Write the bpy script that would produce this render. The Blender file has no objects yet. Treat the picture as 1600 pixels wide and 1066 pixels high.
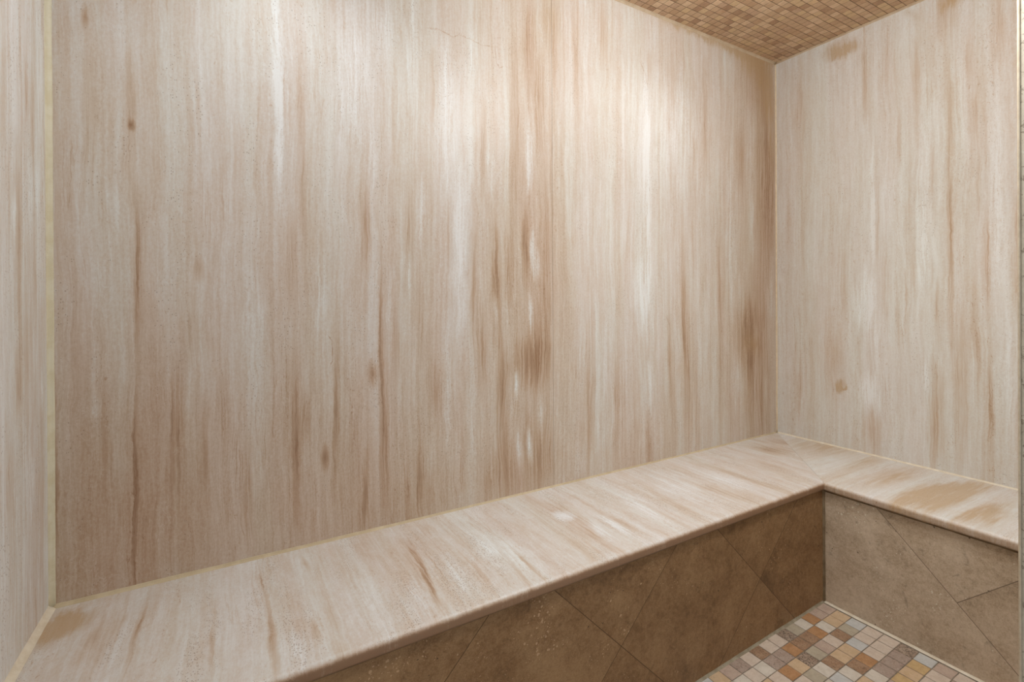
import bpy, bmesh, math, random
from mathutils import Vector, Matrix

# ------------------------------------------------------------------ sizes (metres; corner of back and right wall = origin)
L = 2.776          # length of the back wall
ZC = 2.351         # ceiling
D1, D2 = 0.487, 0.509      # depth of the long and of the short bench seat
R1, R2 = 0.478, 0.495      # depth of the bench bases
H, T = 0.460, 0.030        # bench height, slab thickness
YF0, YF1 = -1.24, -1.12    # front wall, outer and inner face
XJ = -0.989                # jamb of the opening

C = bpy.context.scene.collection
random.seed(7)

STREAKS = {
  'back': [
    (-2.3057,1.78,0.004,0.0142,0.3221,0.55), (-2.2999,1.493,0.004,0.0079,0.1763,0.3), (-2.0978,1.8594,0.004,0.0516,0.3159,0.25), (-2.011,1.9884,0.005,0.0274,0.2061,0.2),
    (-1.9263,1.9532,0.005,0.0186,0.2344,0.25), (-1.8137,1.7973,0.005,0.029,0.3129,0.35), (-1.7611,1.292,0.005,0.03,0.3307,0.32), (-1.7132,1.9472,0.006,0.0166,0.1315,0.25),
    (-1.496,1.6596,0.006,0.0122,0.1661,0.7), (-1.4733,1.3064,0.116,0.0165,0.098,0.8), (-1.4925,1.1111,0.006,0.0095,0.0769,0.6), (-1.6329,1.1011,0.006,0.01,0.0861,0.5),
    (-1.8133,0.8742,0.005,0.0111,0.2793,0.3), (-1.8693,0.6902,0.005,0.0172,0.1201,0.2), (-1.5522,0.8527,0.006,0.0092,0.0631,0.5), (-1.5429,0.6113,0.066,0.0156,0.0986,0.5),
    (-1.5003,0.6276,0.088,0.0107,0.0742,0.6), (-1.4544,0.7229,0.006,0.0097,0.0974,0.45), (-1.7231,0.7493,0.006,0.0142,0.1558,0.25), (-0.9134,1.6546,0.008,0.0185,0.4782,0.6),
    (-0.9317,1.1738,0.008,0.0477,0.2087,0.45), (-0.9064,0.7856,0.008,0.0223,0.1352,0.35), (-0.7254,1.8749,0.009,0.0974,0.375,0.22), (-0.3599,1.4529,0.01,0.0383,0.4424,0.35),
    (-0.324,0.7506,0.01,0.0389,0.1376,0.25), (-0.2018,1.4957,0.01,0.0154,0.2464,0.25), (-0.0395,1.199,0.011,0.0219,0.2369,0.3), (-0.094,0.7154,0.011,0.0161,0.1625,0.25),
    (-1.8984,1.3963,0.005,0.0127,0.1694,0.25), (-2.0497,1.5846,0.005,0.0191,0.1287,0.15), (-1.9393,1.2435,0.005,0.0062,0.0892,0.25), (-2.0031,1.134,0.005,0.0079,0.0983,0.25),
    (-1.6484,1.6254,0.006,0.0223,0.1221,0.2), (-2.6555,1.3537,0.003,0.0059,0.0678,0.2), (-2.6335,1.2028,0.003,0.0048,0.0857,0.12), (-2.3697,1.1083,0.004,0.0181,0.1338,0.15),
    (-2.6918,0.9026,0.003,0.0069,0.0502,0.15), (-2.2012,1.1248,0.004,0.0239,0.1629,0.2), (-1.1653,1.4721,0.007,0.1302,0.2523,0.1), (-1.2693,0.5363,0.007,0.0246,0.1095,0.15),
    (-2.6272,1.5786,0.003,0.011,0.2316,-0.28), (-2.6248,1.5731,0.003,0.0073,0.0189,-0.6), (-2.7089,1.8082,0.002,0.0068,0.0314,-0.45), (-2.7026,1.5715,0.002,0.0103,0.2323,-0.2),
    (-2.6169,1.1572,-0.008,0.0049,0.3108,-0.4), (-2.6217,0.6952,-0.01,0.0043,0.2757,-0.75), (-2.609,1.2035,0.003,0.0124,0.2252,-0.2), (-2.0677,1.3722,0.004,0.0169,0.1707,-0.4),
    (-2.0543,0.928,0.048,0.0133,0.0485,-0.6), (-2.0294,0.9206,0.005,0.0068,0.5524,-0.55), (-2.015,0.7548,0.005,0.0078,0.3704,-0.3), (-2.16,0.8204,-0.019,0.0088,0.2581,-0.4),
    (-2.19,0.7001,0.025,0.0103,0.0463,-0.5), (-2.0791,0.5737,-0.07,0.0076,0.1686,-0.35), (-1.7187,1.2193,0.006,0.0142,0.3233,-0.35), (-1.6309,1.1888,0.006,0.015,0.2706,-0.6),
    (-1.6111,0.8132,0.006,0.0228,0.2479,-0.45), (-1.5807,1.2677,0.006,0.0154,0.1873,-0.4), (-1.5127,1.3273,0.006,0.0134,0.1783,-0.5), (-1.4903,2.049,0.006,0.0245,0.2427,-0.5),
    (-1.4506,1.863,0.006,0.0195,0.2587,-0.35), (-1.4668,0.9378,0.006,0.0248,0.2068,-0.3), (-1.5525,1.763,0.006,0.021,0.3391,-0.3), (-1.678,1.6533,0.006,0.0121,0.2299,-0.35),
    (-1.8048,1.3733,0.005,0.0112,0.1397,-0.25), (-1.6887,0.9828,0.006,0.0193,0.1815,-0.35), (-1.4183,1.1968,0.007,0.0255,0.779,-0.3), (-1.4914,0.9279,-0.02,0.0816,0.1154,-0.38),
    (-1.4659,0.5795,0.046,0.0711,0.1957,-0.3), (-1.0913,0.4301,0.008,0.41,0.4307,-0.14), (-1.6172,0.5488,0.006,0.0655,0.1487,-0.35), (-0.1635,0.8,0.01,0.0833,0.5693,-0.55),
    (-0.2496,0.9625,0.024,0.0703,0.2097,-0.5), (-0.0783,1.7626,0.011,0.0702,0.5772,-0.5), (-0.1367,2.2335,0.011,0.1055,0.249,-0.35), (-0.2855,1.7982,0.01,0.0297,0.2072,-0.25),
    (-0.6672,0.8639,0.009,0.0292,0.4137,-0.45), (-0.6951,1.2183,0.009,0.0165,0.363,-0.3), (-0.4493,0.9838,0.01,0.0138,0.6518,-0.35), (-0.5535,2.0216,0.009,0.0176,0.2926,-0.3),
    (-0.6152,0.717,0.009,0.0213,0.3867,-0.3), (-0.9079,0.5176,0.008,0.0185,0.1654,-0.3), (-0.781,0.899,0.008,0.0118,0.2477,-0.3), (-1.209,0.8484,0.007,0.0127,0.4723,-0.3),
    (-1.2306,0.7763,0.007,0.0094,0.3869,-0.35), (-1.0906,0.7885,0.008,0.0101,0.3154,-0.2), (-1.28,2.0684,0.007,0.0184,0.3253,-0.3), (-1.1512,2.2145,0.007,0.023,0.1823,-0.3),
    (-1.3845,2.1478,0.007,0.0404,0.2238,-0.3), (-1.3514,1.5501,0.007,0.0088,0.5328,-0.2), (-0.7551,2.0503,0.009,0.012,0.1706,-0.2), (-0.8986,2.1126,0.008,0.0112,0.0898,-0.35),
    (-2.5429,0.8159,-0.026,0.0145,0.2045,-0.35), (-2.442,0.8602,0.003,0.0114,0.1488,-0.25), (-2.4886,1.2316,0.024,0.0096,0.0364,-0.35), (-2.5079,1.0937,-0.025,0.0135,0.1085,-0.25),
    (-2.2733,1.249,0.004,0.0114,0.1783,-0.3), (-2.2665,0.7431,0.004,0.0082,0.3087,-0.4), (-2.275,0.8419,0.004,0.0194,0.1587,-0.2), (-2.4768,0.774,0.003,0.0111,0.1743,-0.2),
    (-2.726,0.9794,0.002,0.0112,0.2964,-0.15), (-2.3831,0.6583,0.003,0.0089,0.2001,-0.25), (-2.68,0.8262,0.003,0.0105,0.2019,-0.18), (-1.9073,1.0635,0.005,0.0147,0.1579,-0.3),
    (-1.94,1.3928,0.005,0.0164,0.1671,-0.3), (-1.8528,0.8571,0.005,0.0304,0.1149,-0.25), (-1.9787,1.0061,0.005,0.012,0.1322,-0.3), (-1.9049,0.5793,0.005,0.0168,0.1358,-0.25),
    (-2.2421,0.8204,0.004,0.0133,0.1004,-0.3), (-1.9432,2.038,0.005,0.0102,0.0888,-0.2), (-1.8579,1.8392,0.005,0.0152,0.1599,-0.3), (-2.1504,1.4855,0.004,0.0089,0.2381,-0.15),
    (-2.245,1.5538,0.004,0.0099,0.3599,-0.2), (-2.4156,1.5525,0.003,0.0073,0.1779,-0.15), (-2.7599,1.3579,0.002,0.0054,0.3237,-0.25), (-2.765,0.7437,0.002,0.0043,0.2997,-0.5),
    (-2.6911,0.6252,0.003,0.1858,0.5614,-0.33), (-2.4624,0.6231,0.003,0.2258,0.4893,-0.2), (-1.9358,0.5245,0.005,0.3979,0.4929,-0.27), (-1.4635,1.28,0.006,0.1658,1.2661,-0.15),
    (-2.0974,1.7741,0.004,0.3749,0.6006,0.16), (-0.9243,1.6255,0.008,0.4092,0.8048,0.15), (-1.5297,1.0532,0.006,0.1649,0.7865,-0.14), (-0.1535,1.3368,0.01,0.236,1.2453,-0.18),
    (-2.0163,0.5995,0.005,0.1172,0.3269,-0.08), (-1.8565,2.0162,-1.442,0.0011,0.0256,-0.55), (-1.8124,2.0132,1.35,0.0011,0.0327,-0.55), (-1.7765,2.0151,-0.996,0.0011,0.0176,-0.55),
    (-1.7417,2.0194,1.441,0.0011,0.0306,-0.55), (-1.7004,2.0126,1.368,0.0011,0.0239,-0.55), (-1.6603,2.0116,-1.451,0.0011,0.0289,-0.55), (-1.6294,1.9903,0.058,0.001,0.0309,-0.55),
    (-1.6217,1.9571,0.592,0.001,0.0148,-0.55), (-1.6077,1.9518,-1.078,0.001,0.0112,-0.55), (-2.1749,1.0413,0.558,0.001,0.0129,-0.55), (-2.1687,1.0052,0.036,0.001,0.036,-0.55),
    (-2.1711,0.9704,-0.451,0.001,0.0103,-0.55), (-0.9488,2.1692,-0.041,0.0012,0.0487,-0.5), (-0.9355,2.1089,0.574,0.0012,0.0355,-0.5), (-0.913,2.0584,0.27,0.0012,0.0372,-0.5),
    (-0.8001,1.0653,0.618,0.001,0.0133,-0.55), (-0.7881,1.0444,0.447,0.001,0.0181,-0.55),
  ],
  'right': [
    (-0.4321,1.5568,-0.006,0.0097,0.2812,0.6), (-0.4027,1.1312,-0.006,0.0374,0.1502,0.5), (-0.42,0.7245,0.047,0.0342,0.1031,0.5), (-0.4455,0.9305,-0.006,0.0072,0.1553,0.4),
    (-0.622,1.6679,-0.006,0.0331,0.4324,0.25), (-0.6031,1.3219,-0.006,0.021,0.218,0.3), (-0.8292,1.5634,-0.005,0.0205,0.432,0.3), (-0.7293,1.8275,-0.006,0.0187,0.3707,0.2),
    (-0.6227,0.8188,-0.006,0.0104,0.1152,0.3), (-0.7623,0.8884,-0.006,0.0073,0.1622,0.3), (-0.8579,0.924,-0.005,0.0166,0.3872,0.2), (-0.514,1.6111,-0.006,0.0454,0.3624,0.12),
    (-0.4495,1.4642,-0.006,0.0096,0.4421,-0.28), (-0.6952,1.4654,-0.006,0.0077,0.7112,-0.5), (-0.7766,1.5734,-0.006,0.0072,0.1745,-0.35), (-0.8014,1.2608,-0.006,0.0079,0.2521,-0.5),
    (-0.7697,1.851,-0.006,0.009,0.1617,-0.4), (-0.6447,1.6245,-0.006,0.0101,0.2426,-0.4), (-0.6559,1.0775,-0.006,0.0121,0.1703,-0.45), (-0.6482,0.67,-0.006,0.0223,0.2849,-0.45),
    (-0.7258,0.7855,-0.006,0.0208,0.385,-0.4), (-0.8095,0.7411,-0.006,0.0087,0.3304,-0.5), (-0.8804,1.3255,-0.005,0.0097,0.2681,-0.4), (-0.5821,1.2841,-0.006,0.0086,0.176,-0.3),
    (-0.1312,1.6834,-0.006,0.0092,0.421,-0.25), (-0.2696,1.4194,-0.006,0.0083,0.2665,-0.2), (-0.3199,1.1957,-0.006,0.0133,0.2124,-0.25), (-0.3929,1.0956,-0.006,0.0075,0.2222,-0.2),
    (-0.4817,1.2347,-0.006,0.0187,0.2449,-0.25), (-0.1159,0.7096,0.033,0.0093,0.1776,-0.4), (-0.4259,0.5648,-0.006,0.0294,0.1253,-0.3), (-0.2678,0.8242,-0.006,0.0388,0.2667,-0.2),
    (-0.5309,1.795,-0.006,0.0067,0.1499,-0.3), (-0.5884,2.0403,-0.006,0.0149,0.2048,-0.25), (-0.6887,2.2636,-0.006,0.0272,0.1259,-0.3), (-0.8344,2.1557,-0.005,0.0152,0.1828,-0.35),
    (-0.4042,2.1106,-0.006,0.0099,0.2213,-0.3), (-0.1286,2.0907,-0.006,0.0153,0.2459,-0.25), (-0.7559,2.0488,-0.006,0.0146,0.1085,-0.3), (-0.2102,0.969,-0.006,0.0579,0.3747,-0.12),
    (-0.7709,0.9858,-0.006,0.0109,0.2692,-0.3), (-0.5241,1.0455,-0.006,0.0068,0.1503,-0.2),
  ],
  'left': [
    (-0.208,1.5731,0.007,0.0188,0.2005,0.25), (-0.1181,1.3628,0.008,0.0147,0.0872,0.35), (-0.0644,1.3866,0.009,0.0121,0.0609,0.35), (-0.0442,0.9611,0.009,0.0104,0.0622,0.35),
    (-0.1934,1.3183,0.008,0.0128,0.0476,0.3), (-0.1169,0.7765,0.008,0.0184,0.1026,0.25), (-0.0239,0.5911,0.009,0.0129,0.0635,0.2), (-0.1734,1.2778,0.008,0.0133,0.2216,-0.4),
    (-0.1234,1.5623,0.008,0.0109,0.0794,-0.4), (-0.1812,1.0066,0.008,0.0115,0.0828,-0.6), (-0.0893,1.5281,0.009,0.0116,0.119,-0.3), (-0.2329,0.8139,0.007,0.0178,0.1449,-0.35),
    (-0.144,1.0206,0.008,0.0175,0.1926,-0.25), (-0.0828,1.2218,0.009,0.0117,0.1652,-0.3), (-0.0586,0.7299,0.009,0.0244,0.2004,-0.2),
  ],
  'bench': [
    (-2.0019,-0.2738,-0.11,0.0081,0.2031,-0.7), (-2.0145,-0.219,-0.113,0.0083,0.1904,-0.25), (-2.3599,-0.1448,0.062,0.008,0.0976,-0.35), (-2.3524,-0.3534,0.021,0.0078,0.1678,-0.5),
    (-2.4604,-0.3371,0.001,0.0043,0.1144,-0.5), (-2.5958,-0.1766,-0.017,0.0048,0.205,-0.45), (-2.6691,-0.192,-0.115,0.0082,0.1345,-0.2), (-2.6364,-0.1904,-0.084,0.0118,0.1583,-0.2),
    (-2.2557,-0.0927,0.105,0.0062,0.0537,-0.35), (-2.273,-0.3762,0.047,0.006,0.053,-0.4), (-2.2352,-0.3582,0.053,0.0076,0.0991,-0.2), (-1.8875,-0.369,-0.02,0.011,0.1443,-0.35),
    (-1.7931,-0.3748,-0.092,0.0059,0.1762,-0.4), (-1.7543,-0.3918,-0.05,0.0063,0.1057,-0.5), (-1.5578,-0.2589,-0.163,0.0357,0.2879,-0.35), (-1.478,-0.2431,-0.129,0.0233,0.2413,-0.35),
    (-1.8466,-0.2357,0.05,0.0178,0.1165,-0.25), (-1.3812,-0.3682,-0.05,0.0131,0.1299,-0.3), (-1.1345,-0.3284,-0.156,0.0158,0.1962,-0.35), (-0.9099,-0.3688,0.114,0.0224,0.2113,-0.35),
    (-0.719,-0.3383,0.024,0.0191,0.2279,-0.35), (-0.5098,-0.2862,-0.081,0.029,0.1839,-0.25), (-1.2292,-0.364,-0.059,0.0114,0.1576,-0.3), (-1.3891,-0.2297,0.009,0.0109,0.1864,-0.25),
    (-0.296,-0.1562,0.237,0.0615,0.1058,-0.6), (-0.147,-0.1127,0.243,0.0459,0.0939,-0.5), (-1.5072,-0.2142,0.145,0.0288,0.0454,0.7), (-1.4768,-0.3531,-0.172,0.0163,0.0825,0.6),
    (-1.4096,-0.3478,-0.008,0.0132,0.0803,0.5), (-1.7853,-0.3046,0.257,0.0471,0.1838,0.35), (-2.0458,-0.3755,-0.147,0.0204,0.0887,0.3), (-1.0086,-0.2599,-0.111,0.076,0.213,0.25),
    (-2.1484,-0.3628,-0.03,0.0406,0.1443,0.2), (-1.9373,-0.3267,-0.177,0.0165,0.1202,0.3), (-1.5527,-0.2423,-0.172,0.0261,0.1522,0.35), (-0.809,-0.2778,-0.052,0.0469,0.161,0.35),
    (-0.3316,-0.3963,-0.641,0.0471,0.0839,0.3), (-2.3128,-0.4258,0.183,0.0242,0.0901,0.25), (-1.2468,-0.3106,-0.101,0.0372,0.1765,0.3),
  ],
}
STAINS = {
  'bench': [
    (-0.3384,-0.7335,1.506,0.0475,0.2411,1.1), (-0.3392,-0.7962,1.514,0.0211,0.2725,0.8), (-0.2102,-0.5999,1.52,0.044,0.2876,0.6), (-0.3498,-0.8854,1.434,0.0267,0.2054,0.9),
    (-0.0446,-0.2408,-0.061,0.165,0.1797,0.6), (-0.4151,-0.9243,1.466,0.0182,0.151,0.6), (-0.1385,-0.4572,1.567,0.0374,0.2665,0.5), (-0.0877,-0.7835,1.344,0.041,0.1744,0.7),
    (-2.7472,-0.0941,-0.017,0.0298,0.0735,1.1), (-2.7182,-0.0908,-0.281,0.0374,0.0542,0.6),
  ],
  'right': [
    (-0.3009,0.7433,-1.409,0.0272,0.0307,0.9), (-0.3187,0.7358,0.667,0.0103,0.0072,1), (-0.3035,2.2887,-1.471,0.0366,0.0982,0.7), (-0.3186,2.2656,-0.006,0.0531,0.0327,0.5),
    (-0.6982,2.3022,-0.006,0.0308,0.0488,0.8), (-0.5759,2.3067,0.941,0.0542,0.0296,0.4), (-0.288,0.9003,0.045,0.0435,0.1498,0.3),
  ],
  'back': [
    (-0.1791,2.3197,1.448,0.0877,0.1813,0.8), (-0.0935,2.1789,0.096,0.0709,0.1417,0.55), (-0.0423,1.963,-0.004,0.0437,0.4005,0.35), (-0.5372,2.3639,1.568,0.0343,0.5989,0.9),
    (-0.3538,2.3489,-1.516,0.0382,0.242,0.6), (-1.4189,2.1853,-0.245,0.0572,0.1018,0.3), (-0.2009,0.9297,-0.384,0.0898,0.0748,0.4),
  ],
}


# ------------------------------------------------------------------ helpers
def obj(name, bm, mats, parent=None, smooth=False):
    me = bpy.data.meshes.new(name)
    bmesh.ops.recalc_face_normals(bm, faces=bm.faces)
    bm.to_mesh(me); bm.free()
    for m in (mats if isinstance(mats, (list, tuple)) else [mats]):
        me.materials.append(m)
    if smooth:
        for f in me.polygons: f.use_smooth = True
    o = bpy.data.objects.new(name, me)
    C.objects.link(o)
    if parent: o.parent = parent
    return o

def empty(name, loc=(0, 0, 0)):
    o = bpy.data.objects.new(name, None); C.objects.link(o); o.location = loc
    o.empty_display_size = 0.05
    return o

def struct(o, label=None):
    o['kind'] = 'structure'
    if label: o['label'] = label
    return o

def tag(o, label, cat, group=None):
    o['kind'] = 'thing'
    o['label'] = label; o['category'] = cat
    if group: o['group'] = group
    return o

def box(bm, x0, x1, y0, y1, z0, z1):
    v = [bm.verts.new((x, y, z)) for x in (x0, x1) for y in (y0, y1) for z in (z0, z1)]
    for f in ((0, 1, 3, 2), (4, 6, 7, 5), (0, 4, 5, 1), (2, 3, 7, 6), (0, 2, 6, 4), (1, 5, 7, 3)):
        bm.faces.new([v[i] for i in f])

def bevel(bm, w, seg=2):
    bmesh.ops.bevel(bm, geom=list(bm.edges), offset=w, segments=seg, affect='EDGES', profile=0.5)

# ------------------------------------------------------------------ node helpers
class NT:
    def __init__(self, name):
        self.m = bpy.data.materials.new(name); self.m.use_nodes = True
        self.t = self.m.node_tree; self.t.nodes.clear()
        self.out = self.n('ShaderNodeOutputMaterial')
    def n(self, typ, **kw):
        x = self.t.nodes.new(typ)
        for k, v in kw.items(): setattr(x, k, v)
        return x
    def link(self, a, b): self.t.links.new(a, b)
    def put(self, sock, val):
        if isinstance(val, bpy.types.NodeSocket): self.link(val, sock)
        elif val is not None: sock.default_value = val
    def math(self, op, a, b=None, c=None, clamp=False):
        x = self.n('ShaderNodeMath', operation=op, use_clamp=clamp)
        self.put(x.inputs[0], a); self.put(x.inputs[1], b); self.put(x.inputs[2], c)
        return x.outputs[0]
    def vmath(self, op, a, b=None):
        x = self.n('ShaderNodeVectorMath', operation=op)
        self.put(x.inputs[0], a); self.put(x.inputs[1], b)
        return x.outputs[0]
    def noise(self, vec, scale=1.0, detail=3.0, rough=0.55, dist=0.0):
        x = self.n('ShaderNodeTexNoise')
        self.put(x.inputs['Vector'], vec); x.inputs['Scale'].default_value = scale
        x.inputs['Detail'].default_value = detail; x.inputs['Roughness'].default_value = rough
        x.inputs['Distortion'].default_value = dist
        return x.outputs['Fac']
    def comb(self, x=0.0, y=0.0, z=0.0):
        c = self.n('ShaderNodeCombineXYZ')
        self.put(c.inputs[0], x); self.put(c.inputs[1], y); self.put(c.inputs[2], z)
        return c.outputs[0]
    def rng(self, v, a, b, c, d, smooth=True):
        x = self.n('ShaderNodeMapRange', interpolation_type='SMOOTHSTEP' if smooth else 'LINEAR')
        self.put(x.inputs['Value'], v)
        for i, q in zip((1, 2, 3, 4), (a, b, c, d)): x.inputs[i].default_value = q
        return x.outputs[0]
    def ramp(self, v, stops):
        x = self.n('ShaderNodeValToRGB'); e = x.color_ramp.elements
        while len(e) < len(stops): e.new(0.5)
        for el, (p, c) in zip(e, stops):
            el.position = p; el.color = (*c, 1)
        self.put(x.inputs[0], v)
        return x.outputs[0]
    def mix(self, f, a, b, mode='MIX'):
        x = self.n('ShaderNodeMix', data_type='RGBA', blend_type=mode)
        self.put(x.inputs['Factor'], f)
        for s, q in (('A', a), ('B', b)):
            i = [k for k in x.inputs if k.name == s and k.type == 'RGBA'][0]
            if isinstance(q, bpy.types.NodeSocket): self.link(q, i)
            else: i.default_value = (*q, 1)
        return [k for k in x.outputs if k.type == 'RGBA'][0]
    def finish(self, col, rough=0.5, spec=0.4, height=None, bump=0.2, dist=0.002):
        b = self.n('ShaderNodeBsdfPrincipled')
        if isinstance(col, bpy.types.NodeSocket): self.link(col, b.inputs['Base Color'])
        else: b.inputs['Base Color'].default_value = (*col, 1)
        self.put(b.inputs['Roughness'], rough); b.inputs['Specular IOR Level'].default_value = spec
        if height is not None:
            q = self.n('ShaderNodeBump'); q.inputs['Strength'].default_value = bump; q.inputs['Distance'].default_value = dist
            self.link(height, q.inputs['Height']); self.link(q.outputs[0], b.inputs['Normal'])
        self.link(b.outputs[0], self.out.inputs[0])
        return self.m

# ------------------------------------------------------------------ vein-cut travertine
DARK, TAN, BEIGE, CREAM, WHITE = (.30, .178, .105), (.46, .332, .238), (.575, .488, .415), (.645, .622, .597), (.745, .768, .785)

def travertine(name, u, v, w=None, seed=0.0, streaks=(), stains=(), bias=0.0, contrast=1.0,
               fine=1.0, pits=0.25, mottled=0.0, rough=0.42, lines=1.0, edge=0.0, tint=(1, 1, 1)):
    """Banded stone: u runs across the veins, v along them, w is the axis into the slab (veins pass through it)."""
    q = NT(name)
    tc = q.n('ShaderNodeTexCoord').outputs['Object']
    sp = q.n('ShaderNodeSeparateXYZ'); q.link(tc, sp.inputs[0])
    U, V = sp.outputs[u], sp.outputs[v]
    if w is not None: V = q.math('ADD', V, q.math('SUBTRACT', sp.outputs[w], H))
    p0 = q.comb(U, V, seed)
    # wandering of the bands
    w1 = q.noise(q.comb(q.math('MULTIPLY', U, 2.2), q.math('MULTIPLY', V, 1.3), seed + 3.1), detail=2)
    w2 = q.noise(q.comb(q.math('MULTIPLY', U, 16.), q.math('MULTIPLY', V, 6.5), seed + 9.7), detail=3)
    w3 = q.noise(q.comb(q.math('MULTIPLY', U, 70.), q.math('MULTIPLY', V, 45.), seed + 5.2), detail=2)
    du = q.math('MULTIPLY_ADD', w1, 0.05, q.math('MULTIPLY_ADD', w2, 0.016, q.math('MULTIPLY', w3, 0.0062)))
    Uw = q.math('ADD', U, q.math('SUBTRACT', du, 0.0361))
    Us = q.math('ADD', U, q.math('MULTIPLY_ADD', w2, 0.016, q.math('MULTIPLY_ADD', w3, 0.007, -0.0115)))   # for the drawn veins
    def band(su, sv, k, d=3, r=.55, uu=None):
        return q.noise(q.comb(q.math('MULTIPLY', uu or Uw, su), q.math('MULTIPLY', V, sv), seed + k), detail=d, rough=r)
    A = band(8., .6, 11, 3); B = band(30., 1.2, 23, 4, .6); S = band(78., 7., 83, 4, .66); F = band(115., 1.5, 37, 3, .6); G = band(330., 16., 41, 2)
    S = q.math('MULTIPLY_ADD', q.rng(S, .34, .66, 0, 1), .55, q.math('MULTIPLY', S, .45))       # crisper strokes
    X = q.noise(q.comb(q.math('MULTIPLY', U, 210.), q.math('MULTIPLY', V, 130.), seed), detail=4, rough=.75)
    def add(acc, s, k): return q.math('MULTIPLY_ADD', q.math('SUBTRACT', s, .5), k, acc)
    t = add(.56 + bias, A, .50 * contrast); t = add(t, B, .55 * contrast); t = add(t, S, .17 * contrast * fine); t = add(t, F, .46 * contrast * fine)
    t = add(t, G, .26 * contrast * fine); t = add(t, X, .42)
    M = q.noise(q.comb(q.math('MULTIPLY', Uw, 22.), q.math('MULTIPLY', V, 11.), seed + 55), detail=5, rough=.7, dist=.6)
    t = add(t, M, .18 * contrast + mottled)
    # thin lines running with the veins
    ln = q.math('ABSOLUTE', q.math('SUBTRACT', band(38., 1.0, 61, 3), .5))
    lnm = q.math('MULTIPLY', q.rng(ln, .0, .016, 1, 0), q.rng(band(6., 2.6, 67, 3), .50, .66, 0, 1))
    t = q.math('MULTIPLY_ADD', lnm, -.20 * lines, t)
    # dark flecks strung out in the brown bands
    fl = q.noise(q.comb(q.math('MULTIPLY', Uw, 190.), q.math('MULTIPLY', V, 85.), seed + 43), detail=3, rough=.65, dist=.8)
    flm = q.math('MULTIPLY', q.rng(fl, .60, .67, 0, 1), q.rng(band(24., 1.4, 47, 3), .52, .64, 0, 1))
    t = q.math('MULTIPLY_ADD', flm, -.26 * lines, t)
    # curly pale filaments
    cu_ = q.math('ABSOLUTE', q.math('SUBTRACT', q.noise(q.comb(q.math('MULTIPLY', Uw, 26.), q.math('MULTIPLY', V, 14.), seed + 31), detail=4, rough=.6, dist=1.2), .5))
    cum = q.math('MULTIPLY', q.rng(cu_, .0, .012, 1, 0), q.rng(band(7., 2.0, 97, 2), .50, .64, 0, 1))
    t = q.math('MULTIPLY_ADD', cum, .13, t)
    # veins that can be told apart on this slab, frayed along the grain
    fr = q.noise(q.comb(q.math('MULTIPLY', Us, 170.), q.math('MULTIPLY', V, 5.), seed + 19), detail=2)
    ps = q.comb(Us, q.math('MULTIPLY_ADD', q.math('SUBTRACT', fr, .5), .16, V), 0.0)
    broad = [s_ for s_ in streaks if s_[3] > .105]; small = [s_ for s_ in streaks if s_[4] < .075]
    streaks = [s_ for s_ in streaks if s_[3] <= .105 and s_[4] >= .075]
    if small:                                     # knots, lenses and hairline cracks keep their place
        pk = q.comb(q.math('MULTIPLY_ADD', q.math('SUBTRACT', w3, .5), .006, U), q.math('MULTIPLY_ADD', q.math('SUBTRACT', X, .5), .02, V), 0.0)
        acc = None
        for (cu, cv, ang, hw, hl, amp) in small:
            mp = q.n('ShaderNodeMapping', vector_type='TEXTURE'); q.link(pk, mp.inputs[0])
            mp.inputs['Location'].default_value = (cu, cv, 0); mp.inputs['Rotation'].default_value = (0, 0, ang)
            mp.inputs['Scale'].default_value = (hw * 1.5, hl * 1.1, 1)
            gr = q.n('ShaderNodeTexGradient', gradient_type='SPHERICAL'); q.link(mp.outputs[0], gr.inputs[0])
            acc = q.math('MULTIPLY_ADD', gr.outputs['Fac'], amp, acc if acc is not None else 0.0)
        t = q.math('MULTIPLY_ADD', acc, q.math('MULTIPLY_ADD', X, 1.2, .25), t)
    for (cu, cv, ang, hw, hl, amp) in broad:      # wide zones of darker or paler stone
        mp = q.n('ShaderNodeMapping', vector_type='TEXTURE'); q.link(ps, mp.inputs[0])
        mp.inputs['Location'].default_value = (cu, cv, 0); mp.inputs['Rotation'].default_value = (0, 0, ang)
        mp.inputs['Scale'].default_value = (hw * 1.6, hl * 1.05, 1)
        gr = q.n('ShaderNodeTexGradient', gradient_type='SPHERICAL'); q.link(mp.outputs[0], gr.inputs[0])
        t = q.math('MULTIPLY_ADD', q.math('MULTIPLY', gr.outputs['Fac'], q.math('MULTIPLY_ADD', B, .8, .45)), amp * .9, t)
    if streaks:
        acc = None
        for (cu, cv, ang, hw, hl, amp) in streaks:
            mp = q.n('ShaderNodeMapping', vector_type='TEXTURE'); q.link(ps, mp.inputs[0])
            mp.inputs['Location'].default_value = (cu, cv, 0); mp.inputs['Rotation'].default_value = (0, 0, ang)
            mp.inputs['Scale'].default_value = (hw * 1.55, hl * 1.05, 1)
            gr = q.n('ShaderNodeTexGradient', gradient_type='SPHERICAL'); q.link(mp.outputs[0], gr.inputs[0])
            acc = q.math('MULTIPLY_ADD', gr.outputs['Fac'], amp * 1.0, acc if acc is not None else 0.0)
        K = q.rng(band(150., 3.2, 71, 3, .65), .40, .60, 0, 1)
        mod = q.math('MAXIMUM', q.math('MULTIPLY_ADD', K, .62, q.math('MULTIPLY_ADD', S, .55, q.math('MULTIPLY_ADD', X, 1.0, -.38))), .1)
        acc = q.math('MAXIMUM', q.math('MINIMUM', q.math('MULTIPLY', acc, mod), .34), -.42)
        t = q.math('ADD', t, acc)
    if edge:      # unpolished front edge, browner than the face; its shade is painted in too
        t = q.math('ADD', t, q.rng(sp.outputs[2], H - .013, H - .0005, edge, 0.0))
    col = q.ramp(t, [(0.0, DARK), (.27, TAN), (.52, BEIGE), (.74, CREAM), (1.0, WHITE)])
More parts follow.
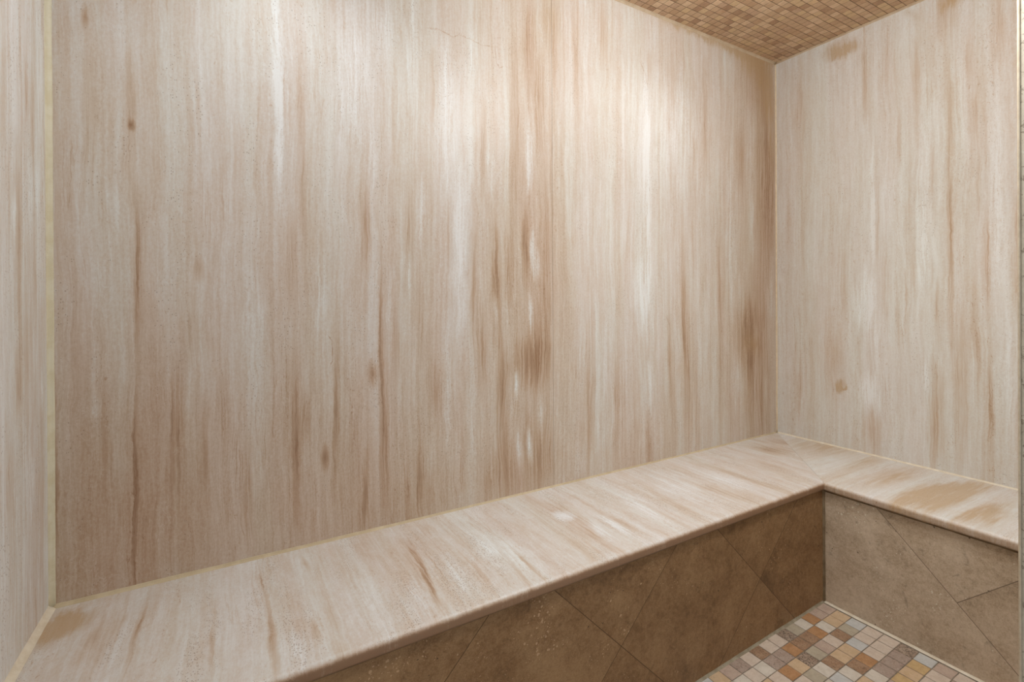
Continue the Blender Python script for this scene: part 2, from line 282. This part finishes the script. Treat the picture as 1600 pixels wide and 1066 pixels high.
    # slow shift between pinkish and yellowish stone
    hue = q.noise(q.comb(q.math('MULTIPLY', Uw, 9.), q.math('MULTIPLY', V, 1.1), seed + 77), detail=3)
    col = q.mix(q.rng(hue, .35, .65, 0, 1), q.mix(1.0, col, (1.0, .97, .945), 'MULTIPLY'), q.mix(1.0, col, (.99, .99, .955), 'MULTIPLY'))
    if tint != (1, 1, 1): col = q.mix(1.0, col, tint, 'MULTIPLY')
    if stains:
        acc = None
        pw = q.comb(q.math('MULTIPLY_ADD', q.math('SUBTRACT', B, .5), .05, U), q.math('MULTIPLY_ADD', q.math('SUBTRACT', M, .5), .09, V), 0.0)
        for (cu, cv, ang, hw, hl, amp) in stains:
            mp = q.n('ShaderNodeMapping', vector_type='TEXTURE'); q.link(pw, mp.inputs[0])
            mp.inputs['Location'].default_value = (cu, cv, 0); mp.inputs['Rotation'].default_value = (0, 0, ang)
            mp.inputs['Scale'].default_value = (hw * 1.6, hl * 1.25, 1)
            gr = q.n('ShaderNodeTexGradient', gradient_type='SPHERICAL'); q.link(mp.outputs[0], gr.inputs[0])
            acc = q.math('MULTIPLY_ADD', gr.outputs['Fac'], amp, acc if acc is not None else 0.0)
        acc = q.math('MULTIPLY', acc, q.math('MULTIPLY_ADD', S, 1.2, .4))
        col = q.mix(q.math('MULTIPLY', q.rng(acc, 0.04, .75, 0, 1), .72), col, (.45, .295, .145))
    # small open pores, strung along the veins
    vo = q.n('ShaderNodeTexVoronoi'); vo.inputs['Scale'].default_value = 1.0
    q.link(q.comb(q.math('MULTIPLY', U, 260.), q.math('MULTIPLY', V, 190.), seed), vo.inputs['Vector'])
    sz = q.rng(q.noise(q.comb(q.math('MULTIPLY', Uw, 16.), q.math('MULTIPLY', V, 4.), seed + 91), detail=3), .40, .66, .05, .34)
    pit = q.math('LESS_THAN', vo.outputs['Distance'], sz)
    sel = q.n('ShaderNodeSeparateColor'); q.link(vo.outputs['Color'], sel.inputs[0])
    pit = q.math('MULTIPLY', pit, q.math('GREATER_THAN', sel.outputs[0], 1 - pits))
    col = q.mix(q.math('MULTIPLY', pit, .55), col, (.26, .18, .12))
    hgt = q.math('SUBTRACT', q.math('MULTIPLY', q.math('ADD', F, X), .25), q.math('MULTIPLY', pit, .6))
    return q.finish(col, rough=q.math('MULTIPLY_ADD', X, .14, rough - .07), spec=.38, height=hgt, bump=.12, dist=.002)

# ------------------------------------------------------------------ other materials
def tile_stone(name, a, b, u, v, origin, side, joint=.0020, half=False):
    """Honed stone tiles set on the diagonal; the joints are thin recessed grout lines."""
    q = NT(name)
    tc = q.n('ShaderNodeTexCoord').outputs['Object']
    sp = q.n('ShaderNodeSeparateXYZ'); q.link(tc, sp.inputs[0])
    U = q.math('SUBTRACT', sp.outputs[u], origin[0]); V = q.math('SUBTRACT', sp.outputs[v], origin[1])
    r = math.sqrt(.5)
    P = q.math('MULTIPLY', q.math('ADD', U, V), r / side); Q = q.math('MULTIPLY', q.math('SUBTRACT', U, V), r / side)
    def edge(s):
        f = q.math('FRACT', q.math('ADD', s, 40.5)); f = q.math('ABSOLUTE', q.math('SUBTRACT', f, .5))
        return q.math('LESS_THAN', f, joint * .5 / side)
    eP = edge(P)
    if half: eP = q.math('MULTIPLY', eP, q.math('LESS_THAN', Q, 0.0))     # the big piece left of the corner has no joint there
    g = q.math('MAXIMUM', eP, edge(Q))
    fp = q.math('FLOOR', q.math('ADD', P, 40.0))
    if half: fp = q.math('MULTIPLY', fp, q.math('LESS_THAN', Q, 0.0))
    idx = q.comb(fp, q.math('FLOOR', q.math('ADD', Q, 40.0)), 0)
    wn = q.n('ShaderNodeTexWhiteNoise', noise_dimensions='2D'); q.link(idx, wn.inputs['Vector'])
    off = q.vmath('SCALE', wn.outputs['Color']); off.node.inputs['Scale'].default_value = 9.0
    pc = q.vmath('ADD', tc, off)
    n1 = q.noise(pc, 3.2, 6, .62, .8); n2 = q.noise(pc, 11., 6, .68, .6); n3 = q.noise(pc, 75., 5, .75); n4 = q.noise(pc, 260., 3, .7)
    t = q.math('MULTIPLY_ADD', q.math('SUBTRACT', n1, .5), 1.15, .5)
    t = q.math('MULTIPLY_ADD', q.math('SUBTRACT', n2, .5), .95, t); t = q.math('MULTIPLY_ADD', q.math('SUBTRACT', n3, .5), 1.0, t)
    t = q.math('MULTIPLY_ADD', q.math('SUBTRACT', n4, .5), .8, t)
    t = q.math('MULTIPLY_ADD', q.math('SUBTRACT', wn.outputs['Value'], .5), .14, t)
    mid = tuple((x + y) / 2 for x, y in zip(a, b))
    col = q.ramp(t, [(0.05, tuple(x * .62 for x in a)), (.36, a), (.60, mid), (.92, b)])
    # pale filled pores in clusters
    wob = q.n('ShaderNodeVectorMath', operation='SCALE'); nz = q.n('ShaderNodeTexNoise'); nz.inputs['Scale'].default_value = 60.
    q.link(pc, nz.inputs['Vector']); q.link(nz.outputs['Color'], wob.inputs[0]); wob.inputs['Scale'].default_value = .012
    pv = q.vmath('ADD', pc, wob.outputs[0])
    cl = q.rng(q.noise(pc, 7.5, 4, .6), .50, .68, .0, 1)
    pore = None
    for sc_, th, keep in ((105., .30, .60), (210., .30, .70)):
        vo = q.n('ShaderNodeTexVoronoi'); vo.inputs['Scale'].default_value = sc_; q.link(pv, vo.inputs['Vector'])
        sel = q.n('ShaderNodeSeparateColor'); q.link(vo.outputs['Color'], sel.inputs[0])
        size = q.math('MULTIPLY', q.math('MULTIPLY_ADD', cl, .85, .15), q.math('MULTIPLY', sel.outputs[2], th * 1.5))
        m = q.math('MULTIPLY', q.math('LESS_THAN', vo.outputs['Distance'], size), q.math('GREATER_THAN', sel.outputs[1], keep))
        pore = m if pore is None else q.math('MAXIMUM', pore, m)
    col = q.mix(q.math('MULTIPLY', pore, .62), col, tuple(min(.8, x * 1.35 + .10) for x in b))
    # darker cloudy blotches and a few open holes
    dk = q.rng(q.noise(pc, 15., 6, .72, 1.4), .57, .70, 0, .62)
    col = q.mix(dk, col, tuple(x * .55 for x in a))
    hv = q.n('ShaderNodeTexVoronoi'); hv.inputs['Scale'].default_value = 42.; q.link(pv, hv.inputs['Vector'])
    hs = q.n('ShaderNodeSeparateColor'); q.link(hv.outputs['Color'], hs.inputs[0])
    hole = q.math('MULTIPLY', q.math('LESS_THAN', hv.outputs['Distance'], .11), q.math('GREATER_THAN', hs.outputs[0], .90))
    col = q.mix(q.math('MULTIPLY', hole, .8), col, (.06, .04, .025))
    col = q.mix(g, col, tuple(x * .42 for x in a))
    h = q.math('SUBTRACT', q.math('MULTIPLY', n3, .15), q.math('MULTIPLY', g, .8))
    return q.finish(col, rough=.5, spec=.3, height=h, bump=.35, dist=.002)

def mosaic_tile(name, base, alt, dark, amount, scale=1.0):
    """One colour of tumbled mosaic stone."""
    q = NT(name)
    tc = q.n('ShaderNodeTexCoord').outputs['Object']
    n1 = q.noise(tc, 45 * scale, 5, .65, .6); n2 = q.noise(tc, 190 * scale, 5, .7, .8); n3 = q.noise(tc, 18 * scale, 2)
    col = q.mix(q.rng(n1, .38, .64, 0, 1), base, alt)
    col = q.mix(q.rng(n3, .35, .7, 0, .35), col, tuple(x * .86 for x in base))
    pit = q.rng(n2, .60 - .12 * amount, .68 - .10 * amount, 0, min(1., .25 + amount))
    col = q.mix(pit, col, dark)
    lite = q.rng(q.noise(q.vmath('ADD', tc, (5, 3, 1)), 150 * scale, 4, .7), .62 - .06 * amount, .70, 0, .25 + .5 * amount)
    col = q.mix(lite, col, tuple(min(.8, x * 1.25 + .08) for x in base))
    h = q.math('SUBTRACT', q.math('MULTIPLY', n2, .5), pit)
    return q.finish(col, rough=.55, spec=.3, height=h, bump=.3, dist=.0015)

def plain(name, col, alt=None, rough=.6, scale=40, spec=.3, bump=.15):
    q = NT(name)
    tc = q.n('ShaderNodeTexCoord').outputs['Object']
    n = q.noise(tc, scale, 4, .6)
    return q.finish(q.mix(q.rng(n, .35, .65, 0, 1), col, alt or tuple(x * .8 for x in col)), rough=rough, spec=spec, height=n, bump=bump, dist=.002)

m_back = travertine('travertine_back', 0, 2, None, 1.3, STREAKS['back'], STAINS['back'], bias=.055, contrast=.74, pits=.16, lines=.8)
m_right = travertine('travertine_right', 1, 2, None, 8.4, STREAKS['right'], STAINS['right'], bias=.165, contrast=.66, pits=.12, tint=(1.005, 1.01, 1.005))
m_left = travertine('travertine_left', 1, 2, None, 14.2, STREAKS['left'], (), bias=.16, contrast=1.0, fine=1.2, pits=.3, tint=(1.0, 1.015, 1.03))
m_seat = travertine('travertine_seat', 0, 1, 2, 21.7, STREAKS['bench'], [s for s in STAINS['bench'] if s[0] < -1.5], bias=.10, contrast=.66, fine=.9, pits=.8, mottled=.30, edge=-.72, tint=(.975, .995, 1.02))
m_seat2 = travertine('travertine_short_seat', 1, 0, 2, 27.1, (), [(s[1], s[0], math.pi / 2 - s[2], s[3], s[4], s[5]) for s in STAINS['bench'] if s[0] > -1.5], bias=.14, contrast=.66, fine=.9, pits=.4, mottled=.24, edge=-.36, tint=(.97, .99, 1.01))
m_riser = tile_stone('bench_tile_long', (.235, .132, .060), (.37, .235, .12), 0, 2, (-.889, .207), .440)  # same tile as the short base, its shade painted into a darker colour
m_riser2 = tile_stone('bench_tile_short', (.46, .36, .255), (.66, .56, .44), 1, 2, (-.866, .208), .440, half=True)  # same tile again, the light on it painted in as a paler colour
m_caulk = plain('cream_caulk', (.64, .60, .46), (.58, .52, .36), .45, 25)
m_caulk_dull = plain('dull_caulk', (.56, .47, .32), (.48, .39, .25), .5, 25)
m_caulk_corner = plain('corner_caulk', (.70, .58, .42), (.62, .50, .34), .5, 30)
m_caulk_pale = plain('pale_caulk', (.72, .66, .54), (.64, .56, .43), .45, 30)
m_caulk_tan = plain('tan_caulk', (.56, .44, .31), (.48, .36, .24), .5, 30)
m_bead_brown = plain('brown_bead', (.16, .11, .06), (.24, .18, .11), .6, 22)
m_grout = plain('floor_grout', (.16, .13, .10), (.24, .20, .155), .8, 60)
m_grout_edge = plain('grey_grout', (.34, .30, .22), (.26, .22, .15), .7, 40)
m_grout_ceil = plain('ceiling_grout', (.17, .105, .06), (.22, .145, .085), .8, 60)
m_jamb = mosaic_tile('tumbled_jamb_stone', (.66, .615, .51), (.56, .51, .41), (.25, .20, .14), .5, .45)
m_arris = plain('pale_arris', (.66, .59, .46), (.58, .50, .38), .4, 60)
m_core = plain('masonry', (.40, .31, .22), None, .9, 30)

# ------------------------------------------------------------------ room shell
def shell():
    wb = struct(empty('wall_back', (-L / 2, 0, 0)))
    xs = -1.3955
    for x0, x1 in ((-L, xs - .0003), (xs + .0003, 0.0)):
        bm = bmesh.new(); box(bm, x0, x1, 0.0, .02, -.06, ZC); bevel(bm, .0004, 1)
        s = obj('stone_slab', bm, m_back, wb); s.matrix_parent_inverse = Matrix.Translation((L / 2, 0, 0))
    bm = bmesh.new(); box(bm, -L - .12, .12, .02, .14, -.06, ZC)
    s = obj('backing', bm, m_core, wb); s.matrix_parent_inverse = Matrix.Translation((L / 2, 0, 0))
    bm = bmesh.new(); box(bm, 0.0, .12, YF0, .02, -.06, ZC); struct(obj('wall_right', bm, m_right))
    bm = bmesh.new(); box(bm, -L - .12, -L, -1.75, .02, -.06, ZC); struct(obj('wall_left', bm, m_left))
    # front wall: the stretch beside the opening, with its tumbled stone edge
    wf = struct(empty('wall_front', (XJ, YF1, 0)))
    inv = Matrix.Translation((-XJ, -YF1, 0))
    bm = bmesh.new(); box(bm, XJ + .0035, 0.0, YF0, YF1, -.06, ZC); s = obj('jamb_stone', bm, m_jamb, wf); s.matrix_parent_inverse = inv
    bm = bmesh.new()
    n = 90
    ring = []
    for i in range(n + 1):
        z = -.06 + (ZC + .06) * i / n
        k = random.uniform(-.0007, .0007)
        ring.append([bm.verts.new(c) for c in ((XJ + .0035, YF1, z), (XJ + .0035, YF1 - .004, z), (XJ + .0004 + k, YF1 - .0042, z), (XJ + k, YF1 - .002, z), (XJ + .0012 + k, YF1 + .0004, z))])
    for a, b in zip(ring, ring[1:]):
        for i in range(5):
            bm.faces.new((a[i], a[(i + 1) % 5], b[(i + 1) % 5], b[i]))
    bm.faces.new(ring[0]); bm.faces.new(ring[-1])
    s = obj('arris', bm, m_arris, wf, True); s.matrix_parent_inverse = inv; s['label'] = 'pale polished edge of the jamb'
shell()

# ------------------------------------------------------------------ mosaics
def mosaic(name, mats, grid, x_lines, y_lines, zf, up, gap, bev, grout_pts):
    """A bed of grout with bevelled tiles; grid(ix, iy) gives the material slot of each tile."""
    bm = bmesh.new()
    s = 1 if up else -1
    for i, (x0, x1) in enumerate(zip(x_lines, x_lines[1:])):
        for j, (y0, y1) in enumerate(zip(y_lines, y_lines[1:])):
            a, b = min(x0, x1) + gap / 2, max(x0, x1) - gap / 2
            c, d = min(y0, y1) + gap / 2, max(y0, y1) - gap / 2
            if b - a < .004 or d - c < .004: continue
            jt = [random.uniform(-.0005, .0005) for _ in range(8)]
            o = [(a + jt[0], c + jt[1]), (b + jt[2], c + jt[3]), (b + jt[4], d + jt[5]), (a + jt[6], d + jt[7])]
            q = [(a + bev + jt[0], c + bev + jt[1]), (b - bev + jt[2], c + bev + jt[3]), (b - bev + jt[4], d - bev + jt[5]), (a + bev + jt[6], d - bev + jt[7])]
            lift = random.uniform(-.0002, .0003)
            lo = [bm.verts.new((x, y, zf(x, y) - s * .0022)) for x, y in o]
            mid = [bm.verts.new((x, y, zf(x, y) - s * .0006 + lift)) for x, y in o]
            hi = [bm.verts.new((x, y, zf(x, y) + lift)) for x, y in q]
            m = grid(i, j)
            fs = [bm.faces.new(hi if up else hi[::-1])]
            for k in range(4):
                k2 = (k + 1) % 4
                fs.append(bm.faces.new((mid[k], mid[k2], hi[k2], hi[k])))
                fs.append(bm.faces.new((lo[k], lo[k2], mid[k2], mid[k])))
            for f in fs: f.material_index = m
    # grout bed
    nx, ny = len(grout_pts[0]), len(grout_pts[1])
    top = [[bm.verts.new((x, y, zf(x, y) - s * .0012)) for y in grout_pts[1]] for x in grout_pts[0]]
    bot = [[bm.verts.new((x, y, zf(x, y) - s * .05)) for y in grout_pts[1]] for x in grout_pts[0]]
    for i in range(nx - 1):
        for j in range(ny - 1):
            bm.faces.new((top[i][j], top[i + 1][j], top[i + 1][j + 1], top[i][j + 1]))
            bm.faces.new((bot[i][j], bot[i][j + 1], bot[i + 1][j + 1], bot[i + 1][j]))
    for i in range(nx - 1):
        bm.faces.new((top[i][0], bot[i][0], bot[i + 1][0], top[i + 1][0])); bm.faces.new((top[i][-1], top[i + 1][-1], bot[i + 1][-1], bot[i][-1]))
    for j in range(ny - 1):
        bm.faces.new((top[0][j], top[0][j + 1], bot[0][j + 1], bot[0][j])); bm.faces.new((top[-1][j], bot[-1][j], bot[-1][j + 1], top[-1][j + 1]))
    return obj(name, bm, mats)

PAL = {  # floor stones
    'L': ('light_grey_stone', (0.610, 0.555, 0.477), (0.537, 0.476, 0.397), (0.317, 0.256, 0.198), .12),
    'K': ('light_pink_stone', (.595, .505, .42), (.53, .43, .345), (.33, .24, .18), .25),
    'P': ('pinkish_stone', (0.488, 0.378, 0.304), (0.415, 0.311, 0.248), (0.244, 0.171, 0.124), .3),
    'T': ('tan_stone', (0.573, 0.421, 0.273), (0.512, 0.366, 0.223), (0.305, 0.195, 0.112), .2),
    'O': ('orange_brown_stone', (0.378, 0.201, 0.093), (0.451, 0.256, 0.130), (0.195, 0.104, 0.050), .35),
    'B': ('brown_stone', (0.311, 0.189, 0.114), (0.378, 0.250, 0.161), (0.146, 0.085, 0.050), .6),
    'D': ('pitted_stone', (0.403, 0.311, 0.236), (0.305, 0.220, 0.161), (0.104, 0.071, 0.050), 1.0),
    'G': ('olive_grey_stone', (0.439, 0.384, 0.291), (0.378, 0.323, 0.242), (0.232, 0.189, 0.136), .15),
    'U': ('blue_grey_stone', (0.525, 0.525, 0.508), (0.464, 0.458, 0.434), (0.305, 0.268, 0.236), .12),
    'M': ('mauve_stone', (0.397, 0.311, 0.254), (0.342, 0.256, 0.205), (0.171, 0.122, 0.093), .55),
    'C': ('ochre_stone', (0.537, 0.378, 0.192), (0.464, 0.317, 0.155), (0.268, 0.159, 0.074), .2),
}
keys = list(PAL)
floor_mats = [m_grout] + [mosaic_tile(*PAL[k]) for k in keys]
ROWS = {  # the stones in view: row 0 lies along the long bench, column -3 .. 10 from left to right
    0: 'UTPMKBKKDGLOPP', 1: 'KLLKLMMOBBOLTT', 2: 'LKPTKOTDGPKBGU', 3: 'KLPLPKGLBTTUKK', 4: 'PLKGLMLULBOKKK',
    5: 'LKTPLKLKTLMMMD', 6: 'KLMLKPLTKPCTCU', 7: 'LPKLTKLMKPKKKP', 8: 'TKLPLKMLKTLKPK'}
def z_floor(x, y):
    d = abs(x + .497)
    d = d if d < 1.0 else 2.0 - d
    return .0055 - .028 * d + .008 * (y + .475)
fx = [-1.061 + .0505 * k for k in range(-33, 12)]; fx = [x for x in fx if x > -L - .03]
k0 = round((fx[0] + 1.061) / .0505)
fx[-1] = min(fx[-1], -R2 - .004)
fy = [-.4795 - .0492 * j for j in range(17)]
def floor_grid(i, j):
    c = i + k0 + 3
    if j in ROWS and 0 <= c < len(ROWS[j]): return 1 + keys.index(ROWS[j][c])
    return 1 + keys.index(random.choice('LLKKKPTTOBDGMUC'))
floor = mosaic('floor', floor_mats, floor_grid, fx, fy, z_floor, True, .0028, .0012,
               ([-L, -1.497, -1.0, -.60, -R2], [-R1, -.8, YF0]))
struct(floor)

CP = [('ceiling_stone_a', (0.625, 0.429, 0.270), (0.562, 0.377, 0.234), (0.375, 0.226, 0.131), .1), ('ceiling_stone_b', (0.733, 0.528, 0.351), (0.655, 0.461, 0.293), (0.438, 0.287, 0.176), .1),
      ('ceiling_stone_c', (0.531, 0.340, 0.205), (0.594, 0.392, 0.242), (0.312, 0.181, 0.103), .15), ('ceiling_stone_d', (0.625, 0.422, 0.278), (0.539, 0.354, 0.227), (0.343, 0.196, 0.117), .35),
      ('ceiling_stone_e', (0.687, 0.491, 0.293), (0.625, 0.437, 0.255), (0.406, 0.256, 0.146), .15), ('ceiling_stone_f', (0.421, 0.256, 0.154), (0.499, 0.317, 0.190), (0.234, 0.136, 0.073), .3)]
ceil_mats = [m_grout_ceil] + [mosaic_tile(*c) for c in CP]
cx = [-.0045] + [-.0118 - .0337 * k for k in range(83)]; cx = [x for x in cx if x > -L - .0]
cy = [-.0030] + [-.0345 - .0328 * j for j in range(39)]; cy = [y for y in cy if y > YF0]
def ceil_grid(i, j): return 1 + random.choice((0, 0, 0, 0, 1, 1, 2, 2, 3, 4, 4, 5))
ceiling = mosaic('ceiling', ceil_mats, ceil_grid, cx, cy, lambda x, y: ZC, False, .0030, .001, ([-L, -1.4, 0.0], [0.0, -.6, YF0]))
struct(ceiling)

# ------------------------------------------------------------------ benches
def sweep_slab(name, depth, ends, axis, mat):
    """A seat slab: profile with a rounded front edge, ends cut where ends(d) says (d = distance from the wall)."""
    r, r2 = .0135, .006
    prof = [(0.0, H - T), (0.0, H)]
    for k in range(1, 14): prof.append((depth - r - (depth - r) * .5 ** k * (1 if k < 13 else 0) if k < 13 else depth - r, H))
    for i in range(1, 9):
        a = math.pi / 2 * i / 8
        prof.append((depth - r + r * math.sin(a), H - r + r * math.cos(a)))
    for i in range(0, 6):
        a = math.pi / 2 * i / 5
        prof.append((depth - r2 + r2 * math.cos(a), H - T + r2 - r2 * math.sin(a)))
    bm = bmesh.new(); A = []; B = []
    for d, z in prof:
        e0, e1 = ends(d)
        for lst, e in ((A, e0), (B, e1)):
            lst.append(bm.verts.new((e, -d, z) if axis == 'x' else (-d, e, z)))
    n = len(prof)
    for i in range(n):
        k = (i + 1) % n
        bm.faces.new((A[i], A[k], B[k], B[i]))
    bm.faces.new(A[::-1]); bm.faces.new(B)
    o = obj(name, bm, mat, None, True)
    o.data.set_sharp_from_angle(angle=math.radians(30))
    return o

s1 = sweep_slab('bench_slab', D1, lambda d: (-L, -d * D2 / D1 - .0004), 'x', m_seat)
tag(s1, 'long cream travertine seat slab along the back wall, mitred at the corner', 'bench seat', 'stone seat slabs of the corner bench')
s2 = sweep_slab('bench_slab', D2, lambda d: (YF1, -d * D1 / D2 - .0004), 'y', m_seat2)
tag(s2, 'short travertine seat slab with tan water marks below the right wall', 'bench seat', 'stone seat slabs of the corner bench')

def base(x0, x1, y0, y1, face, mat, label, loc):
    t = empty('stone_bench', loc); tag(t, label, 'bench', 'tiled bases of the corner bench')
    inv = Matrix.Translation(tuple(-c for c in loc))
    bm = bmesh.new(); box(bm, x0, x1, y0, y1, -.045, H - T)
    bevel(bm, .0008, 1)
    o = obj('block', bm, m_core, t); o.matrix_parent_inverse = inv
    bm = bmesh.new()
    if face == 'y': box(bm, x0, x1, y0 - .010, y0, -.045, H - T - .0005)
    else: box(bm, x0 - .010, x0, y0, y1, -.045, H - T - .0005)
    o = obj('tile_face', bm, mat, t); o.matrix_parent_inverse = inv
    return t
base(-L + .002, -R2 + .010, -R1 + .010, -.002, 'y', m_riser, 'long low bench base faced with brown diagonal stone tiles, painted darker for shade', (-1.6, -.2, 0))
base(-R2 + .010, -.002, YF1 + .002, -R1, 'x', m_riser2, 'short bench base faced with the same diagonal tiles, painted lighter where lit, beside the doorway', (-.25, -.8, 0))

# ------------------------------------------------------------------ beads of caulk and grout in the corners, dark strips under the slabs
def bead(name, a, b, n1, n2, w, mat, wob=.0006, k=70, depth=.35, fade=None):
    """A slightly uneven concave bead from a to b in the angle between the directions n1 and n2."""
    a, b, n1, n2 = Vector(a), Vector(b), Vector(n1), Vector(n2)
    bm = bmesh.new(); rings = []; o1 = o2 = 0.0
    for i in range(k + 1):
        t = i / k; c = a.lerp(b, t)
        o1 = .8 * o1 + random.uniform(-wob, wob) * .6; o2 = .8 * o2 + random.uniform(-wob, wob) * .6
        w1, w2 = w + o1, w + o2
        if fade: w1 *= fade(t); w2 *= fade(t)
        pts = [c - (n1 + n2) * .0008, c + n1 * w1 - n2 * .0008]
        for s in (0.0, .25, .5, .75, 1.0):
            ang = math.pi / 2 * s
            q = (n1 * (w1 * (1 - math.sin(ang) * (1 - depth) - depth * s)) + n2 * (w2 * (1 - math.cos(ang) * (1 - depth) - depth * (1 - s))))
            pts.append(c + q)
        pts.append(c + n2 * w2 - n1 * .0008)
        rings.append([bm.verts.new(p) for p in pts])
    m = len(rings[0])
    for r0, r1 in zip(rings, rings[1:]):
        for i in range(m): bm.faces.new((r0[i], r0[(i + 1) % m], r1[(i + 1) % m], r1[i]))
    bm.faces.new(rings[0]); bm.faces.new(rings[-1][::-1])
    return struct(obj(name, bm, mat, None, True))

X, Y, Z = (1, 0, 0), (0, 1, 0), (0, 0, 1)
nX, nY, nZ = (-1, 0, 0), (0, -1, 0), (0, 0, -1)
bead('trim_1', (-L, 0, H), (-L, 0, ZC), X, nY, .0105, m_caulk)
bead('trim_2', (-L, 0, H), (0, 0, H), nY, Z, .0062, m_caulk_dull, k=160, fade=lambda t: 1.25 - .45 * min(1, t * 2.2))
bead('trim_3', (-L, 0, H), (-L, -D1, H), X, Z, .0115, m_caulk_pale)
bead('trim_4', (0, 0, H), (0, YF1, H), nX, Z, .0050, m_caulk_pale)
bead('trim_5', (0, 0, H), (0, 0, ZC), nX, nY, .0046, m_caulk_corner)
bead('trim_6', (-L, 0, ZC), (0, 0, ZC), nY, nZ, .0085, m_caulk_tan, k=140)
bead('trim_7', (0, 0, ZC), (0, YF1, ZC), nX, nZ, .0062, m_caulk_tan)
bead('trim_8', (-R2, -R1, .003), (-R2, -R1, H - T), nX, nY, .0068, m_bead_brown)
za = z_floor(-R2, -R1)
bead('trim_11', (-R2, -R1, H - T), (-R2, YF1, H - T), nX, nZ, .0085, m_bead_brown, depth=.1)  # dark brown strip along the top of the short base
bead('trim_12', (-L, -R1, H - T), (-R2, -R1, H - T), nY, nZ, .0042, m_bead_brown, k=120)  # thin dark brown strip along the top of the long base
bead('trim_9', (-1.4965, -R1, z_floor(-1.4965, -R1)), (-R2, -R1, za), nY, Z, .0060, m_grout_edge)
bead('trim_10', (-R2, -R1, za), (-R2, YF1, z_floor(-R2, YF1)), nX, Z, .0058, m_caulk_pale)

# ------------------------------------------------------------------ light: recessed downlights over the bench, an added floor spot and fill light, the lit bathroom behind the camera
def down_spot(name, x, y, power, ang, blend, col, r):
    l = bpy.data.lights.new(name, 'SPOT'); l.energy = power; l.spot_size = math.radians(ang); l.spot_blend = blend
    l.color = col; l.shadow_soft_size = r
    o = bpy.data.objects.new(name, l); C.objects.link(o); o.location = (x, y, ZC - r - .01)
    return o
WHITEISH = (.96, .985, 1.0)
down_spot('down_spot', -2.30, -.38, 13.5, 140, 1.0, WHITEISH, .06)
down_spot('down_spot', -.88, -.38, 6.5, 140, 1.0, WHITEISH, .06)
down_spot('down_spot', -.98, -.92, 40, 112, .9, WHITEISH, .05)  # unseen spot added to brighten the floor, short base and right wall
pl = bpy.data.lights.new('fill_light', 'POINT'); pl.energy = 32; pl.color = WHITEISH; pl.shadow_soft_size = .11  # unseen lamp added as broad overhead fill
po = bpy.data.objects.new('fill_light', pl); C.objects.link(po); po.location = (-1.25, -1.0, ZC - .17)

w = bpy.data.worlds.new('bathroom_light'); bpy.context.scene.world = w; w.use_nodes = True
bg = w.node_tree.nodes['Background']; bg.inputs[0].default_value = (.975, .985, .995, 1); bg.inputs[1].default_value = .43

# ------------------------------------------------------------------ camera
F, CY, YAW, PITCH, ROLL = 758.85, 470.0, .528704, -.002278, .005208
cam = bpy.data.cameras.new('camera'); co = bpy.data.objects.new('camera', cam); C.objects.link(co)
cam.sensor_fit = 'HORIZONTAL'; cam.sensor_width = 36.0; cam.lens = 36.0 * F / 1600
cam.shift_y = (CY - 533.0) / 1600.0
cam.clip_start = .01
co.location = (-2.4262, -1.4663, 1.1490)
co.matrix_world = Matrix.Translation(co.location) @ Matrix.Rotation(-YAW, 4, 'Z') @ Matrix.Rotation(math.pi / 2 + PITCH, 4, 'X') @ Matrix.Rotation(-ROLL, 4, 'Z')
sc = bpy.context.scene
sc.camera = co
sc.view_settings.view_transform = 'Standard'; sc.view_settings.look = 'None'
sc.view_settings.gamma = 1.0; sc.view_settings.use_curve_mapping = False
sc.view_settings.exposure = 0.0
